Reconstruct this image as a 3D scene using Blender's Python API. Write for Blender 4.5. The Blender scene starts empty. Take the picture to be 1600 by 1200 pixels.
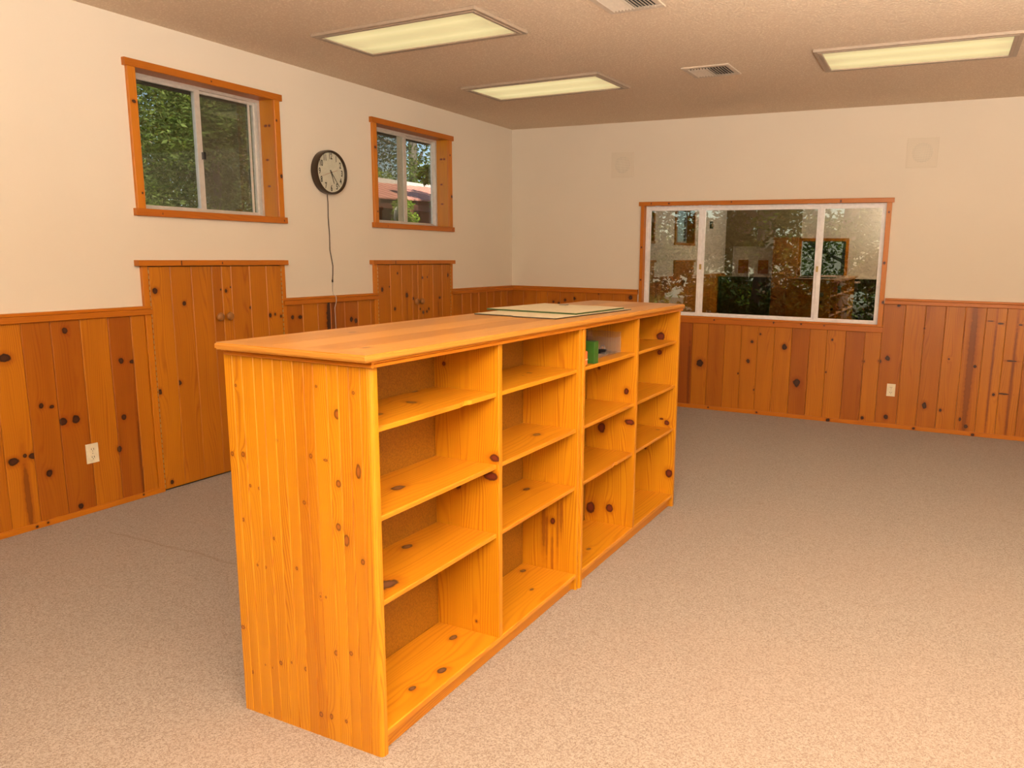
import bpy, bmesh, math, random
from mathutils import Vector, Matrix
random.seed(7)
S = 1.16                      # measured units -> metres
H = 2.44                      # ceiling height in measured units
C = bpy.context.scene.collection
sc = bpy.context.scene

# ------------------------------------------------------------------ camera
cam_d = bpy.data.cameras.new('camera'); cam = bpy.data.objects.new('camera', cam_d); C.objects.link(cam)
yaw, pitch, roll = .4507, .1747, .0142
fwd = Vector((-math.sin(yaw)*math.cos(pitch), math.cos(yaw)*math.cos(pitch), -math.sin(pitch)))
rt = fwd.cross(Vector((0, 0, 1))).normalized(); up = rt.cross(fwd)
r2 = math.cos(roll)*rt + math.sin(roll)*up; u2 = -math.sin(roll)*rt + math.cos(roll)*up
m = Matrix((r2, u2, -fwd)).transposed().to_4x4(); m.translation = Vector((3.793, -6.4701, 1.3084))*S
cam.matrix_world = m
cam_d.sensor_width = 36; cam_d.lens = 1208.8/1600*36
cam_d.shift_x = (800-894.8)/1600; cam_d.shift_y = (611.43-600)/1600
cam_d.clip_start = .05; cam_d.clip_end = 200
sc.camera = cam

# ------------------------------------------------------------------ world, sun, lights, exposure
w = bpy.data.worlds.new('sky'); sc.world = w; w.use_nodes = True
wn = w.node_tree.nodes; bg = wn['Background']
sky = wn.new('ShaderNodeTexSky'); sky.sky_type = 'NISHITA'; sky.sun_disc = False
sky.sun_elevation = math.radians(50); sky.sun_rotation = math.radians(125); sky.altitude = 900
w.node_tree.links.new(sky.outputs[0], bg.inputs[0]); bg.inputs[1].default_value = .16

def light(name, kind, loc, target, energy, color, **kw):
    d = bpy.data.lights.new(name, kind); o = bpy.data.objects.new(name, d); C.objects.link(o)
    o.location = Vector(loc)*S; d.energy = energy; d.color = color
    for k, v in kw.items(): setattr(d, k, v)
    o.rotation_euler = (Vector(target)*S - o.location).to_track_quat('-Z', 'Y').to_euler(); return o
light('sun', 'SUN', (5, -5, 9), (5-.5, -5+.38, 9-.85), 9.0, (1, .93, .80), angle=.01)
# the photographer's diffused flash, held high behind and to the right of the camera
light('flash', 'AREA', (4.15, -7.35, 2.2), (1.9, -2.2, 1.1), 88, (1, .91, .77), shape='RECTANGLE', size=1.5, size_y=.5)
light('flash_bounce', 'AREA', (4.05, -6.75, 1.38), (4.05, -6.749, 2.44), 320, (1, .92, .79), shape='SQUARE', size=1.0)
light('added_ceiling_fill', 'AREA', (4.7, -5.0, 1.10), (4.7, -4.999, 2.44), 290, (1, .92, .79), shape='SQUARE', size=1.2)  # added lamp out of view, lifts the far walls and ceiling
sc.view_settings.view_transform = 'Standard'; sc.view_settings.look = 'None'
sc.view_settings.gamma = 1; sc.view_settings.use_curve_mapping = False
sc.view_settings.exposure = 0.0
LAMP = 2.0     # ceiling diffuser emission

# ------------------------------------------------------------------ materials
def nt(name):
    mt = bpy.data.materials.new(name); mt.use_nodes = True
    t = mt.node_tree; return mt, t, t.nodes, t.links, t.nodes['Principled BSDF']
def val(N, L, op, a, b=None, c=None, clamp=False):
    n = N.new('ShaderNodeMath'); n.operation = op; n.use_clamp = clamp
    for i, x in enumerate((a, b, c)):
        if x is None: continue
        if isinstance(x, (int, float)): n.inputs[i].default_value = x
        else: L.new(x, n.inputs[i])
    return n.outputs[0]
def vec(N, L, op, a, b):
    n = N.new('ShaderNodeVectorMath'); n.operation = op
    for i, x in enumerate((a, b)):
        if x is None: continue
        if isinstance(x, tuple): n.inputs[i].default_value = x
        else: L.new(x, n.inputs[i])
    return n.outputs['Value'] if op in ('LENGTH', 'DISTANCE') else n.outputs[0]
def mix(N, L, f, a, b, mode='MIX'):
    n = N.new('ShaderNodeMix'); n.data_type = 'RGBA'; n.blend_type = mode
    for i, x in ((0, f), (6, a), (7, b)):
        if isinstance(x, (int, float)): n.inputs[i].default_value = x
        elif isinstance(x, tuple): n.inputs[i].default_value = (*x, 1)
        else: L.new(x, n.inputs[i])
    return n.outputs[2]
def noise(N, L, vecin, scale, detail=2, rough=.5, w=None):
    n = N.new('ShaderNodeTexNoise'); n.inputs['Scale'].default_value = scale
    n.inputs['Detail'].default_value = detail; n.inputs['Roughness'].default_value = rough
    if w is not None: n.noise_dimensions = '4D'; L.new(w, n.inputs['W'])
    if vecin is not None: L.new(vecin, n.inputs['Vector'])
    return n.outputs[0]
def ramp(N, L, f, lo, hi, t0=0., t1=1., smooth=True):
    n = N.new('ShaderNodeMapRange'); n.interpolation_type = 'SMOOTHSTEP' if smooth else 'LINEAR'
    L.new(f, n.inputs[0])
    for i, x in zip((1, 2, 3, 4), (lo, hi, t0, t1)): n.inputs[i].default_value = x
    return n.outputs[0]
NK = 6
def wood(name, lightc, darkc, knotc=(.035, .010, .004), ring=.32, freq=150., rough=.38, fine=.12, bumpd=.25, haloK=.45):
    """pine: UV = (across, along) in metres; knots and tone come from each board's own properties"""
    mt, t, N, L, B = nt(name)
    uv = N.new('ShaderNodeUVMap').outputs[0]
    oi = N.new('ShaderNodeObjectInfo'); rnd = val(N, L, 'MULTIPLY', oi.outputs['Random'], 50.)
    at = N.new('ShaderNodeAttribute'); at.attribute_type = 'OBJECT'; at.attribute_name = 'tone'; tone = at.outputs['Fac']
    wob = noise(N, L, vec(N, L, 'MULTIPLY', uv, (1, 1, 0)), 35, 2)
    kmin = core = None; wofs = val(N, L, 'MULTIPLY', val(N, L, 'SUBTRACT', wob, .5), .9)
    for i in range(NK):
        a = N.new('ShaderNodeAttribute'); a.attribute_type = 'OBJECT'; a.attribute_name = 'k%d' % i
        r = N.new('ShaderNodeSeparateXYZ'); L.new(a.outputs['Vector'], r.inputs[0])
        d = vec(N, L, 'SUBTRACT', uv, a.outputs['Vector'])
        asp = val(N, L, 'DIVIDE', 1., val(N, L, 'MAXIMUM', val(N, L, 'ABSOLUTE', a.outputs['Alpha']), .01))
        cx = N.new('ShaderNodeCombineXYZ'); cx.inputs[0].default_value = 1; L.new(asp, cx.inputs[1])
        dd = vec(N, L, 'LENGTH', vec(N, L, 'MULTIPLY', d, cx.outputs[0]), None)
        dd = val(N, L, 'DIVIDE', dd, val(N, L, 'MAXIMUM', r.outputs[2], 1e-5))
        dn = val(N, L, 'ADD', dd, wofs)
        co = val(N, L, 'MULTIPLY', ramp(N, L, dn, 1.15, .82), val(N, L, 'ADD', .38, val(N, L, 'MULTIPLY', val(N, L, 'GREATER_THAN', a.outputs['Alpha'], 0.), .62)))
        kmin = dd if kmin is None else val(N, L, 'MINIMUM', kmin, dd)
        core = co if core is None else val(N, L, 'MAXIMUM', core, co)
    kd = val(N, L, 'ADD', kmin, wofs)
    bend = val(N, L, 'EXPONENT', val(N, L, 'MULTIPLY', kmin, -.55))
    n1 = noise(N, L, vec(N, L, 'MULTIPLY', uv, (9, .9, 0)), 1, 1, .5, rnd)
    q = N.new('ShaderNodeSeparateXYZ'); L.new(uv, q.inputs[0])
    ph = val(N, L, 'ADD', val(N, L, 'MULTIPLY', q.outputs[0], freq), val(N, L, 'MULTIPLY', n1, freq*.17))
    ph = val(N, L, 'ADD', ph, val(N, L, 'MULTIPLY', bend, 13.))
    s = val(N, L, 'POWER', val(N, L, 'ADD', val(N, L, 'MULTIPLY', val(N, L, 'SINE', ph), .5), .5), 3.2)
    fib = noise(N, L, vec(N, L, 'MULTIPLY', uv, (420, 9, 0)), 1, 2, .6, rnd)
    wide = noise(N, L, vec(N, L, 'MULTIPLY', uv, (16, 1.2, 0)), 1, 2, .5, rnd)
    tt = val(N, L, 'ADD', tone, val(N, L, 'MULTIPLY', val(N, L, 'SUBTRACT', wide, .5), .55), clamp=True)
    base = mix(N, L, tt, lightc, darkc)
    str_ = noise(N, L, vec(N, L, 'MULTIPLY', uv, (22, 1.6, 0)), 1, 1, .5, val(N, L, 'ADD', rnd, 7.))
    f = val(N, L, 'ADD', val(N, L, 'MULTIPLY', val(N, L, 'MULTIPLY', s, ramp(N, L, str_, .25, .75, .35, 1.7)), ring), val(N, L, 'MULTIPLY', val(N, L, 'SUBTRACT', fib, .4), fine), clamp=True)
    dk = tuple(c*k for c, k in zip(darkc, (.80, .55, .5)))
    base = mix(N, L, f, base, dk)
    halo = ramp(N, L, kd, 2.4, .9, 0, haloK)
    base = mix(N, L, halo, base, tuple(c*k for c, k in zip(darkc, (.72, .42, .5))))
    inner = mix(N, L, ramp(N, L, kd, .35, .95), tuple(c*1.6+.004 for c in knotc), tuple(c*.6 for c in knotc))
    base = mix(N, L, core, base, inner)
    L.new(base, B.inputs['Base Color'])
    B.inputs['Roughness'].default_value = rough
    b = N.new('ShaderNodeBump'); b.inputs['Strength'].default_value = bumpd; b.inputs['Distance'].default_value = .0004
    L.new(f, b.inputs['Height']); L.new(b.outputs[0], B.inputs['Normal'])
    return mt
def plain(name, col, rough=.5, metal=0, emit=None, estr=1, spec=None):
    mt, t, N, L, B = nt(name); B.inputs['Base Color'].default_value = (*col, 1)
    n = noise(N, L, N.new('ShaderNodeTexCoord').outputs['Object'], 30, 3)
    L.new(mix(N, L, ramp(N, L, n, .3, .7), tuple(c*.94 for c in col), tuple(min(1, c*1.04) for c in col)), B.inputs['Base Color'])
    B.inputs['Roughness'].default_value = rough; B.inputs['Metallic'].default_value = metal
    if spec is not None: B.inputs['Specular IOR Level'].default_value = spec
    if emit: B.inputs['Emission Color'].default_value = (*emit, 1); B.inputs['Emission Strength'].default_value = estr
    return mt
W_wall = wood('knotty_pine_wainscot', (.58, .205, .006), (.30, .072, .003), ring=.30, freq=520, fine=.16)
W_trim = wood('pine_trim', (.58, .19, .006), (.38, .090, .003), ring=.22, freq=600, fine=.12)
W_case = wood('bookcase_pine', (.60, .25, .006), (.42, .13, .003), knotc=(.10, .016, .006), ring=.40, freq=620, fine=.18, rough=.36)
W_end = wood('bookcase_end_pine', (.58, .238, .006), (.39, .12, .003), knotc=(.20, .055, .004), ring=.42, freq=800, fine=.2, rough=.38, haloK=.18)
W_shelf = wood('shelf_pine', (.68, .285, .012), (.46, .155, .006), knotc=(.12, .055, .025), ring=.32, freq=330, fine=.15, rough=.34)
W_top = wood('countertop_pine', (.58, .265, .045), (.38, .145, .018), knotc=(.14, .05, .02), ring=.2, freq=380, fine=.12, rough=.30)
W_dark = wood('dark_cabinet_wood', (.030, .014, .008), (.012, .006, .004), ring=.2, rough=.3)
W_door = wood('hollow_door_wood', (.46, .17, .03), (.34, .11, .02), ring=.1, rough=.4)

def paint(name, col, bscale, bstr, rough=.85, dist=.002):
    mt, t, N, L, B = nt(name); oc = N.new('ShaderNodeTexCoord').outputs['Object']
    big = noise(N, L, oc, 1.3, 3); n2 = noise(N, L, oc, bscale, 3, .6)
    c = mix(N, L, ramp(N, L, big, .3, .7), tuple(c*.97 for c in col), col)
    L.new(c, B.inputs['Base Color']); B.inputs['Roughness'].default_value = rough
    b = N.new('ShaderNodeBump'); b.inputs['Strength'].default_value = bstr; b.inputs['Distance'].default_value = dist
    L.new(n2, b.inputs['Height']); L.new(b.outputs[0], B.inputs['Normal']); return mt
M_wall = paint('cream_wall_paint', (.76, .68, .575), 60, .15)
M_speaker = paint('cream_speaker_plastic', (.73, .65, .54), 60, .1)
def popcorn():
    mt, t, N, L, B = nt('acoustic_popcorn_ceiling'); oc = N.new('ShaderNodeTexCoord').outputs['Object']
    v = N.new('ShaderNodeTexVoronoi'); v.inputs['Scale'].default_value = 62; L.new(oc, v.inputs['Vector'])
    v.inputs['Randomness'].default_value = 1
    n = noise(N, L, oc, 110, 3, .7)
    h = val(N, L, 'ADD', val(N, L, 'SUBTRACT', 1., v.outputs['Distance']), val(N, L, 'MULTIPLY', n, .9))
    c = mix(N, L, ramp(N, L, h, .95, 1.55), (.74, .60, .46), (.95, .83, .67))
    L.new(c, B.inputs['Base Color']); B.inputs['Roughness'].default_value = .95; B.inputs['Specular IOR Level'].default_value = .1
    b = N.new('ShaderNodeBump'); b.inputs['Strength'].default_value = .7; b.inputs['Distance'].default_value = .005
    L.new(h, b.inputs['Height']); L.new(b.outputs[0], B.inputs['Normal']); return mt
M_ceil = popcorn()
def carpet():
    mt, t, N, L, B = nt('beige_berber_carpet'); oc = N.new('ShaderNodeTexCoord').outputs['Object']
    n = noise(N, L, oc, 380, 3, .75); n2 = noise(N, L, oc, 150, 3, .7); n3 = noise(N, L, oc, 1.1, 3)
    f = val(N, L, 'ADD', val(N, L, 'MULTIPLY', n, .55), val(N, L, 'MULTIPLY', n2, .45))
    c = mix(N, L, ramp(N, L, f, .38, .60), (.175, .124, .098), (.42, .355, .31))
    c = mix(N, L, ramp(N, L, n3, .35, .7, 0, .16), c, (.38, .26, .20))
    q = N.new('ShaderNodeSeparateXYZ'); L.new(oc, q.inputs[0]); wv = noise(N, L, oc, 4, 2)
    for ys, xa, xb2 in ((-4.30, .35, 2.05), (-.31, 1.5, 2.6)):   # carpet seams
        yy = val(N, L, 'ADD', val(N, L, 'SUBTRACT', q.outputs[1], (ys+3.8)*S), val(N, L, 'MULTIPLY', val(N, L, 'SUBTRACT', wv, .5), .06))
        k = ramp(N, L, val(N, L, 'ABSOLUTE', yy), .013, .002)
        k = val(N, L, 'MULTIPLY', k, val(N, L, 'MULTIPLY', val(N, L, 'GREATER_THAN', q.outputs[0], (xa-3.2)*S), val(N, L, 'LESS_THAN', q.outputs[0], (xb2-3.2)*S)))
        c = mix(N, L, val(N, L, 'MULTIPLY', k, .38), c, (.20, .13, .09))
    sp = noise(N, L, oc, 9, 2, .6)
    c = mix(N, L, ramp(N, L, sp, .72, .80, 0, .35), c, (.22, .14, .10))
    L.new(c, B.inputs['Base Color']); B.inputs['Roughness'].default_value = 1; B.inputs['Specular IOR Level'].default_value = .05
    B.inputs['Sheen Weight'].default_value = .15
    b = N.new('ShaderNodeBump'); b.inputs['Strength'].default_value = .7; b.inputs['Distance'].default_value = .004
    L.new(f, b.inputs['Height']); L.new(b.outputs[0], B.inputs['Normal']); return mt
M_carpet = carpet()
def hardboard():
    mt, t, N, L, B = nt('brown_hardboard'); oc = N.new('ShaderNodeTexCoord').outputs['Object']
    n = noise(N, L, oc, 160, 4, .75)
    L.new(mix(N, L, ramp(N, L, n, .3, .7), (.22, .085, .003), (.36, .145, .005)), B.inputs['Base Color'])
    B.inputs['Roughness'].default_value = .5; return mt
M_hard = hardboard()
M_alu = plain('brushed_aluminium_frame', (.62, .58, .54), .42, .35)
M_white = plain('white_vinyl_frame', (.86, .84, .86), .35)
M_plate = plain('ivory_outlet_plastic', (.78, .70, .52), .35)
M_slot = plain('dark_slot', (.02, .018, .015), .6)
M_clockrim = plain('dark_brown_clock_plastic', (.035, .018, .008), .33)
M_face = plain('clock_face_card', (.80, .72, .66), .5)
M_ink = plain('black_ink', (.01, .009, .008), .5)
M_red = plain('red_second_hand', (.45, .08, .04), .5)
M_knob = plain('turned_wood_knob', (.33, .135, .035), .35)
M_hinge = plain('brass_piano_hinge', (.50, .36, .14), .35, .6)
M_lampframe = plain('painted_lamp_frame', (.40, .31, .235), .45)
M_vent = plain('cream_vent_metal', (.62, .52, .42), .45)
M_cordd = plain('brown_cord', (.05, .035, .022), .5)
M_cordw = plain('grey_cord', (.55, .47, .42), .5)
M_board = plain('beige_card', (.53, .44, .29), .7)
M_greenedge = plain('dark_green_card_edge', (.03, .06, .012), .6)
M_blackedge = plain('black_card_edge', (.02, .015, .012), .6)
M_green = plain('green_carton', (.03, .11, .010), .45)
M_orange = plain('orange_packet', (.62, .16, .05), .5)
M_black = plain('black_plastic', (.01, .01, .012), .3)
M_metal = plain('steel_clip', (.5, .45, .4), .3, .9)
M_darkpaint = plain('tan_brown_paint', (.32, .23, .12), .8)
M_roof = plain('salmon_red_metal_roof', (.72, .30, .23), .55)
M_redwood = plain('red_brown_stain', (.16, .055, .035), .7)
M_whiteroof = plain('pale_fascia', (.8, .78, .72), .6)
M_eave = plain('dark_eave_paint', (.035, .03, .025), .8)
M_dirt = plain('forest_floor', (.10, .085, .05), .95)
M_bark = plain('grey_bark', (.16, .13, .10), .9)
M_bark2 = plain('pale_aspen_bark', (.55, .52, .46), .8)
def glassmat(name, refl, tint=(.93, .95, .92)):
    mt, t, N, L, B = nt(name); N.remove(B); out = N['Material Output']
    tr = N.new('ShaderNodeBsdfTransparent'); tr.inputs[0].default_value = (*tint, 1)
    gl = N.new('ShaderNodeBsdfGlossy'); gl.inputs['Roughness'].default_value = 0.0
    g = N.new('ShaderNodeNewGeometry'); dt = N.new('ShaderNodeVectorMath'); dt.operation = 'DOT_PRODUCT'
    L.new(g.outputs['Incoming'], dt.inputs[0]); L.new(g.outputs['Normal'], dt.inputs[1])
    k = val(N, L, 'SUBTRACT', 1., val(N, L, 'ABSOLUTE', dt.outputs['Value']), clamp=True)
    f = val(N, L, 'ADD', val(N, L, 'MULTIPLY', val(N, L, 'POWER', k, 5.), .9), .035+refl, clamp=True)
    mx = N.new('ShaderNodeMixShader'); L.new(f, mx.inputs[0]); L.new(tr.outputs[0], mx.inputs[1]); L.new(gl.outputs[0], mx.inputs[2])
    L.new(mx.outputs[0], out.inputs[0]); return mt
M_glass = glassmat('clear_window_glass', .02)
M_glass2 = glassmat('coated_double_glass', .20, (.72, .76, .70))
def clear_plastic():
    mt, t, N, L, B = nt('clear_plastic'); N.remove(B); out = N['Material Output']
    tr = N.new('ShaderNodeBsdfTransparent'); tr.inputs[0].default_value = (.93, .92, .9, 1)
    df = N.new('ShaderNodeBsdfPrincipled'); df.inputs['Base Color'].default_value = (.85, .8, .75, 1); df.inputs['Roughness'].default_value = .15
    n = noise(N, L, N.new('ShaderNodeTexCoord').outputs['Object'], 8, 2)
    mx = N.new('ShaderNodeMixShader'); L.new(ramp(N, L, n, .3, .7, .035, .10), mx.inputs[0])
    L.new(tr.outputs[0], mx.inputs[1]); L.new(df.outputs[0], mx.inputs[2]); L.new(mx.outputs[0], out.inputs[0]); return mt
M_clear = clear_plastic()
def screenmat():
    mt, t, N, L, B = nt('insect_screen_mesh'); N.remove(B); out = N['Material Output']
    tr = N.new('ShaderNodeBsdfTransparent'); tr.inputs[0].default_value = (.74, .72, .68, 1)
    df = N.new('ShaderNodeBsdfDiffuse'); df.inputs[0].default_value = (.35, .31, .27, 1)
    oc = N.new('ShaderNodeTexCoord').outputs['Object']
    mx = N.new('ShaderNodeMixShader'); L.new(ramp(N, L, noise(N, L, oc, 500, 1), .4, .6, .10, .18), mx.inputs[0])
    L.new(tr.outputs[0], mx.inputs[1]); L.new(df.outputs[0], mx.inputs[2]); L.new(mx.outputs[0], out.inputs[0]); return mt
M_screen = screenmat()
def diffuser():
    mt, t, N, L, B = nt('lit_acrylic_diffuser')
    uv = N.new('ShaderNodeTexCoord').outputs['Object']; q = N.new('ShaderNodeSeparateXYZ'); L.new(uv, q.inputs[0])
    y = q.outputs[1]
    g = None
    for c in (-.11, .11):   # two fluorescent tubes glowing through the lens
        d = val(N, L, 'ABSOLUTE', val(N, L, 'SUBTRACT', y, c)); e = val(N, L, 'EXPONENT', val(N, L, 'MULTIPLY', d, -12.))
        g = e if g is None else val(N, L, 'ADD', g, e)
    ex = ramp(N, L, val(N, L, 'ABSOLUTE', q.outputs[0]), .60, .36)
    s = val(N, L, 'MULTIPLY', val(N, L, 'ADD', val(N, L, 'MULTIPLY', g, .30), .46), val(N, L, 'ADD', val(N, L, 'MULTIPLY', ex, .22), .78))
    B.inputs['Base Color'].default_value = (.35, .33, .2, 1); B.inputs['Roughness'].default_value = .35
    B.inputs['Emission Color'].default_value = (1, .83, .40, 1)
    L.new(s, B.inputs['Emission Strength']); return mt
M_diff = diffuser()
def grille():
    mt, t, N, L, B = nt('perforated_speaker_grille'); oc = N.new('ShaderNodeTexCoord').outputs['Object']
    v = N.new('ShaderNodeTexVoronoi'); v.inputs['Scale'].default_value = 120; v.inputs['Randomness'].default_value = 0; L.new(oc, v.inputs['Vector'])
    c = mix(N, L, ramp(N, L, v.outputs['Distance'], .22, .34), (.42, .36, .29), (.76, .69, .58))
    L.new(c, B.inputs['Base Color']); B.inputs['Roughness'].default_value = .7; return mt
M_grille = grille()
def leaf(name, a, b):
    mt, t, N, L, B = nt(name); N.remove(B); out = N['Material Output']
    g = N.new('ShaderNodeNewGeometry'); c = mix(N, L, g.outputs['Random Per Island'], a, b)
    d = N.new('ShaderNodeBsdfDiffuse'); tl = N.new('ShaderNodeBsdfTranslucent')
    L.new(c, d.inputs[0]); L.new(mix(N, L, .5, c, (.45, .6, .05), 'MIX'), tl.inputs[0])
    mx = N.new('ShaderNodeMixShader'); mx.inputs[0].default_value = .35
    L.new(d.outputs[0], mx.inputs[1]); L.new(tl.outputs[0], mx.inputs[2]); L.new(mx.outputs[0], out.inputs[0]); return mt
M_leafA = leaf('dark_oak_leaves', (.018, .032, .008), (.20, .25, .07))
M_leafB = leaf('bright_leaves', (.12, .20, .02), (.42, .52, .08))
M_leafC = leaf('conifer_needles', (.008, .018, .007), (.03, .05, .02))

# ------------------------------------------------------------------ mesh helpers (measured units in, metres out)
def tagp(o, label=None, cat=None, group=None, kind=None):
    if label: o['label'] = label
    if cat: o['category'] = cat
    if group: o['group'] = group
    if kind: o['kind'] = kind
    return o
def link(name, me, parent=None, mat=None):
    o = bpy.data.objects.new(name, me); C.objects.link(o)
    if parent: o.parent = parent
    if mat: me.materials.append(mat)
    return o
def wloc(o):
    v = Vector((0, 0, 0)); p = o
    while p: v += p.location; p = p.parent
    return v
def empty(name, loc, rz=0):
    o = bpy.data.objects.new(name, None); C.objects.link(o); o.location = Vector(loc)*S; o.rotation_euler.z = rz
    o.empty_display_size = .1; return o
def box_bm(lo, hi, bev=0, ax=None, bm=None):
    bm = bm or bmesh.new()
    vs = [bm.verts.new((x, y, z)) for x in (lo[0], hi[0]) for y in (lo[1], hi[1]) for z in (lo[2], hi[2])]
    fs = [bm.faces.new([vs[i] for i in f]) for f in ((0, 1, 3, 2), (4, 6, 7, 5), (0, 4, 5, 1), (2, 3, 7, 6), (0, 2, 6, 4), (1, 5, 7, 3))]
    if bev:
        es = {e for f in fs for e in f.edges}
        if ax is not None: es = [e for e in es if abs((e.verts[0].co-e.verts[1].co).normalized()[ax]) > .9]
        bmesh.ops.bevel(bm, geom=list(es), offset=bev, segments=1, affect='EDGES')
    return bm
def finish(name, bm, mat, parent=None, grain=2, base=None, smooth=False):
    """bm in metres, world coordinates; object origin put at its centre (top level) ; UV = (across, along grain)"""
    bmesh.ops.recalc_face_normals(bm, faces=bm.faces)
    uvl = bm.loops.layers.uv.new('UVMap')
    for f in bm.faces:
        n = f.normal; k = max(range(3), key=lambda i: abs(n[i])); ax = [i for i in range(3) if i != k]
        if grain in ax: v = grain; u = [i for i in ax if i != grain][0]
        else: u, v = ax
        for l in f.loops: l[uvl].uv = (l.vert.co[u], l.vert.co[v])
        f.smooth = smooth
    if base is None:
        if parent is None or True:
            cs = [v.co for v in bm.verts]; base = Vector([(min(c[i] for c in cs)+max(c[i] for c in cs))/2 for i in range(3)])
            if parent is None: base.z = min(c.z for c in cs)
    bmesh.ops.translate(bm, verts=bm.verts, vec=-base)
    me = bpy.data.meshes.new(name); bm.to_mesh(me); bm.free()
    o = link(name, me, parent, mat); o.location = base - (wloc(parent) if parent else Vector())
    return o
def board(name, lo, hi, mat, parent=None, grain=2, tone=None, knots=(), bev=.0025, allbev=False):
    lo = [min(a, b)*S for a, b in zip(lo, hi)] if False else [min(lo[i], hi[i])*S for i in range(3)], [max(lo[i], hi[i])*S for i in range(3)]
    l, h = lo
    b = min(bev, *(0.3*(h[i]-l[i]) for i in range(3)))
    o = finish(name, box_bm(l, h, b, None if allbev else grain), mat, parent, grain)
    o['tone'] = float(random.random()*.5 if tone is None else tone)
    for i, k in enumerate(list(knots)[:NK]):
        o['k%d' % i] = [float(k[0]*S), float(k[1]*S), float(k[2]*S), float(k[3] if len(k) > 3 else 1.15)]
    return o
def boxes(name, bl, mat, parent=None, bev=0):
    bm = bmesh.new()
    for lo, hi in bl: box_bm([min(a, b)*S for a, b in zip(lo, hi)], [max(a, b)*S for a, b in zip(lo, hi)], bev, None, bm)
    return finish(name, bm, mat, parent)
def lathe(name, prof, axis, centre, mat, parent=None, seg=32):
    """prof: (radius, height) along axis from centre; measured units"""
    bm = bmesh.new(); ax = Vector(axis).normalized(); a = ax.orthogonal().normalized(); b = ax.cross(a); c = Vector(centre)
    rings = []
    for r, h in prof:
        if r < 1e-6: rings.append([bm.verts.new((c+ax*h)*S)])
        else: rings.append([bm.verts.new((c+ax*h+r*(math.cos(t)*a+math.sin(t)*b))*S) for t in [2*math.pi*i/seg for i in range(seg)]])
    for p, q in zip(rings, rings[1:]):
        for i in range(seg):
            j = (i+1) % seg
            vs = [p[i % len(p)], p[j % len(p)], q[j % len(q)], q[i % len(q)]]
            vs = list(dict.fromkeys(vs))
            if len(vs) > 2: bm.faces.new(vs)
    o = finish(name, bm, mat, parent, smooth=False)
    for f in o.data.polygons: f.use_smooth = True
    try: o.data.set_sharp_from_angle(angle=math.radians(35))
    except Exception: pass
    return o
def tube(name, pts, r, mat, parent=None, seg=6):
    bm = bmesh.new(); P = [Vector(p)*S for p in pts]; prev = None; r *= S
    for i, p in enumerate(P):
        d = (P[min(i+1, len(P)-1)]-P[max(i-1, 0)]).normalized(); a = d.orthogonal().normalized() if abs(d.z) < .3 else d.cross(Vector((1, 0, 0))).normalized()
        b = d.cross(a); ring = [bm.verts.new(p+r*(math.cos(t)*a+math.sin(t)*b)) for t in [2*math.pi*k/seg for k in range(seg)]]
        if prev:
            for k in range(seg): bm.faces.new((prev[k], prev[(k+1) % seg], ring[(k+1) % seg], ring[k]))
        else: bm.faces.new(ring[::-1])
        prev = ring
    bm.faces.new(prev); return finish(name, bm, mat, parent, smooth=True)
def struct(o): o['kind'] = 'structure'; return o

# ------------------------------------------------------------------ room shell
XR, YR, T = 6.4, -7.6, .16
W1 = (-3.755, -2.862, 1.509, 2.206); W2 = (-1.93, -1.042, 1.516, 2.212); W3 = (-5.62, -4.73, 1.509, 2.206)
BW = (1.335, 3.295, .793, 1.735)
struct(boxes('floor', [((-.0, YR, -.1), (XR, 0, 0))], M_carpet))
struct(boxes('ceiling', [((-.0, YR, H), (XR, 0, H+.12))], M_ceil))
def holed(axis, lo, hi, a0, a1, holes):
    """wall slab with rectangular holes; a along the wall"""
    bl = []; cur = a0
    def bx(u0, u1, z0, z1):
        if u1-u0 < 1e-4 or z1-z0 < 1e-4: return
        bl.append(((lo, u0, z0), (hi, u1, z1)) if axis == 0 else ((u0, lo, z0), (u1, hi, z1)))
    for (u0, u1, z0, z1) in sorted(holes):
        u0 -= .013; u1 += .013; z0 -= (.013 if z0 > .05 else 0); z1 += .013
        bx(cur, u0, 0, H); bx(u0, u1, 0, z0); bx(u0, u1, z1, H); cur = u1
    bx(cur, a1, 0, H); return bl
wall_left = struct(boxes('wall_left', holed(0, -T, 0, YR, 0, [W1, W2, W3]), M_wall))
wall_back = struct(boxes('wall_back', holed(1, 0, T, -T, XR+T, [BW]), M_wall))
wall_right = struct(boxes('wall_right', [((XR, YR, 0), (XR+T, 0, H))], M_wall))
RW = (1.36, 2.10, .97, 1.60); RD = (.86, 1.32, 0, 1.72); RP = (.16, .84, 1.0, 1.49)
wall_rear = struct(boxes('wall_rear', holed(1, YR-T, YR, -T, XR+T, [RW, RP]), M_wall))

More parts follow.
